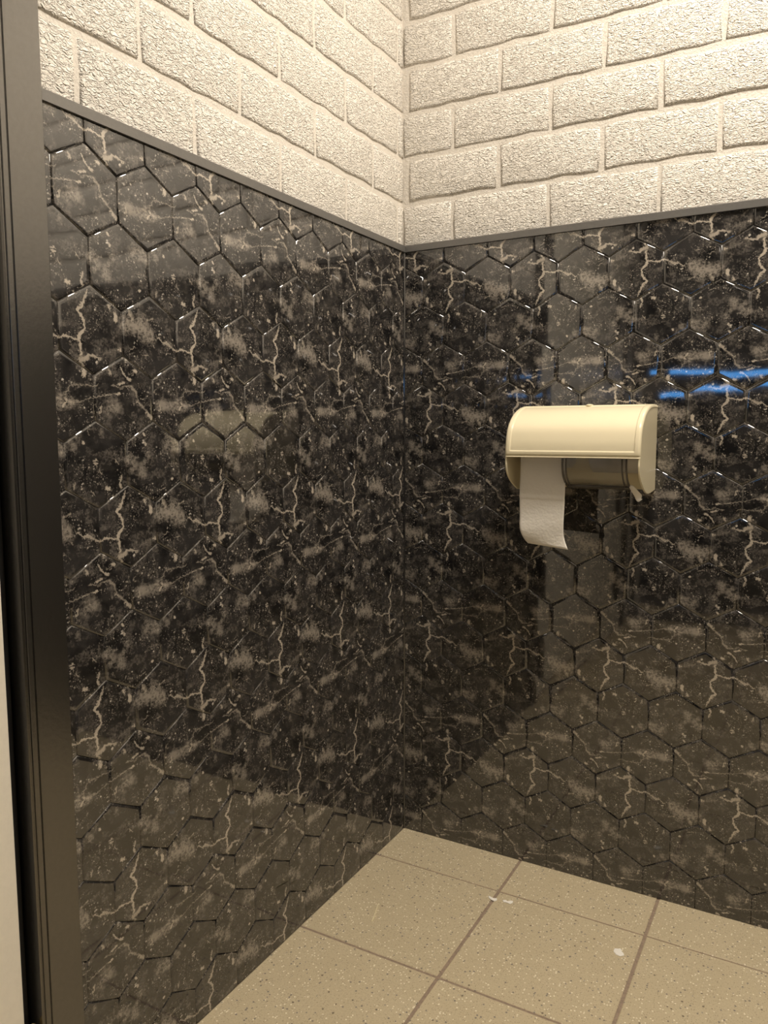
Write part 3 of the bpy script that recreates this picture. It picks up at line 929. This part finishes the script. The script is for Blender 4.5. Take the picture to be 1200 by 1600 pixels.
# hanging sheet: comes off the front of the roll
bm = bmesh.new()
NX_, NY_ = 26, 48
rows_ = []
for j in range(NY_ + 1):
    t = j / NY_
    z = 0.945 - t * 0.199
    row = []
    for i in range(NX_ + 1):
        s_ = i / NX_
        left = 0.3288 + 0.0004 * math.sin(9 * t) + 0.016 * max(0, (t - 0.80) / 0.20) ** 2.2
        right = 0.4195 + 0.0010 * math.sin(5 * t) + 0.011 * max(0, (t - 0.84) / 0.16) ** 1.8
        x = left + (right - left) * s_
        zz = z - 0.006 * s_ * t ** 3
        d = 0.1265 + 0.0015 * math.sin(3.0 * t) * t + 0.0012 * math.sin(16 * t + 2.2 * s_) * t - 0.006 * max(0, (t - .82) / .18) ** 2 * (1 - s_) + 0.004 * max(0, (t - .85) / .15) ** 2 * s_
        d += 0.0016 * math.exp(-((t - 0.52) / 0.010) ** 2) - 0.0010 * math.exp(-((t - 0.57) / 0.008) ** 2) * (1 - .6 * s_)
        row.append(bm.verts.new((x - (0.3270 + 0.4190) / 2, -d + 0.078, zz - 0.945)))
    rows_.append(row)
for j in range(NY_):
    for i in range(NX_):
        bm.faces.new((rows_[j][i], rows_[j + 1][i], rows_[j + 1][i + 1], rows_[j][i + 1]))
me = mesh_of(bm, 'hanging_sheet', True)
sheet = link('hanging_sheet', me, M['paper'], rl)
md = sheet.modifiers.new('thickness', 'SOLIDIFY'); md.thickness = 0.0004
# torn end sticking out under the right roll
bm = bmesh.new()
pts = [((.5385, -.122, .8690), (.5480, -.124, .8700)), ((.5410, -.117, .8610), (.5535, -.117, .8600)), ((.5450, -.112, .8530), (.5590, -.110, .8530)), ((.5490, -.108, .8450), (.5610, -.102, .8490)), ((.5500, -.106, .8400), (.5580, -.098, .8440)), ((.5550, -.106, .8360), (.5595, -.100, .8400)), ((.5600, -.108, .8420), (.5612, -.103, .8440))]
vs_ = [[bm.verts.new(Vector(q) - Vector(((0.4640 + 0.5560) / 2, -0.078, 0.945))) for q in pr_] for pr_ in pts]
for a, b in zip(vs_[:-1], vs_[1:]): bm.faces.new((a[0], b[0], b[1], a[1]))
torn = link('torn_end', mesh_of(bm, 'torn_end', True), M['paper'], rr)
md = torn.modifiers.new('smooth', 'SUBSURF'); md.levels = 2; md.render_levels = 2
md = torn.modifiers.new('thickness', 'SOLIDIFY'); md.thickness = 0.0005

# ---------------------------------------------------------------- litter on the floor
def scrap(name, loc, outline, h, mat, label, cat):
    bm = bmesh.new()
    rnd = random.Random(len(label))
    a = [bm.verts.new((x, y, 0.0)) for x, y in outline]
    b = [bm.verts.new((x * .93, y * .93, h * rnd.uniform(.5, 1.2))) for x, y in outline]
    c = bm.verts.new((0, 0, h * 1.3))
    n = len(outline)
    bm.faces.new(a[::-1])
    for i in range(n):
        j = (i + 1) % n
        bm.faces.new((a[i], a[j], b[j], b[i])); bm.faces.new((b[i], b[j], c))
    o = link(name, mesh_of(bm, name), mat)
    o.location = loc
    return tag(o, label, cat)
mm = 0.0012
scrap('paper_scrap', (0.5659, -0.2106, 0.0002), [(x * mm, y * mm) for x, y in ((-8, -2), (-3, -8), (4, -9), (9, -4), (7, 1), (4, 3), (1, 9), (-4, 7), (-8, 5))], 0.0012, M['paper'], 'small white paper scrap lying alone on a floor tile', 'litter')
scrap('tissue_crumb', (0.2975, -0.1700, 0.0002), [(x * mm, y * mm) for x, y in ((-9, 5), (-6, -1), (0, -4), (6, -5), (9, 0), (7, 5), (3, 2), (-3, 3))], 0.0014, M['paper'], 'torn tissue crumb lying across the floor joint', 'litter')
scrap('tissue_crumb', (0.3290, -0.1640, 0.0002), [(x * mm, y * mm) for x, y in ((-9, 0), (-6, -4), (0, -3), (6, -4), (9, 1), (8, 6), (4, 5), (0, 1), (-5, 3))], 0.0014, M['paper'], 'tissue crumb just right of the floor joint', 'litter')
d = Vector((0.1173 - 0.0991, -0.3587 + 0.3015, 0)); L_ = d.length
M['straw'] = simple('straw', (0.80, 0.72, 0.48), 0.5, 0.1, 150)
bm = bmesh.new()
n = 8
rsx = []
for k, (t, r) in enumerate(((0, .0005), (.04, .0010), (.5, .0012), (.95, .0011), (1, .0005))):
    c = Vector((0.0991, -0.3015, 0.0013)) + d * t + Vector((0.001 * math.sin(3 * t), 0, 0))
    s_ = Vector((-d.y, d.x, 0)).normalized()
    rsx.append([bm.verts.new(c - Vector((0.1082, -0.33, 0)) + s_ * r * math.cos(2 * math.pi * i / n) + Vector((0, 0, r * math.sin(2 * math.pi * i / n)))) for i in range(n)])
for a, b in zip(rsx[:-1], rsx[1:]):
    for i in range(n): bm.faces.new((a[i], b[i], b[(i + 1) % n], a[(i + 1) % n]))
bm.faces.new(rsx[0]); bm.faces.new(rsx[-1][::-1])
bmesh.ops.recalc_face_normals(bm, faces=bm.faces)
o = link('straw', mesh_of(bm, 'straw', True), M['straw'])
o.location = (0.1082, -0.33, 0)
tag(o, 'thin pale straw lying on the floor near the left wall', 'litter')
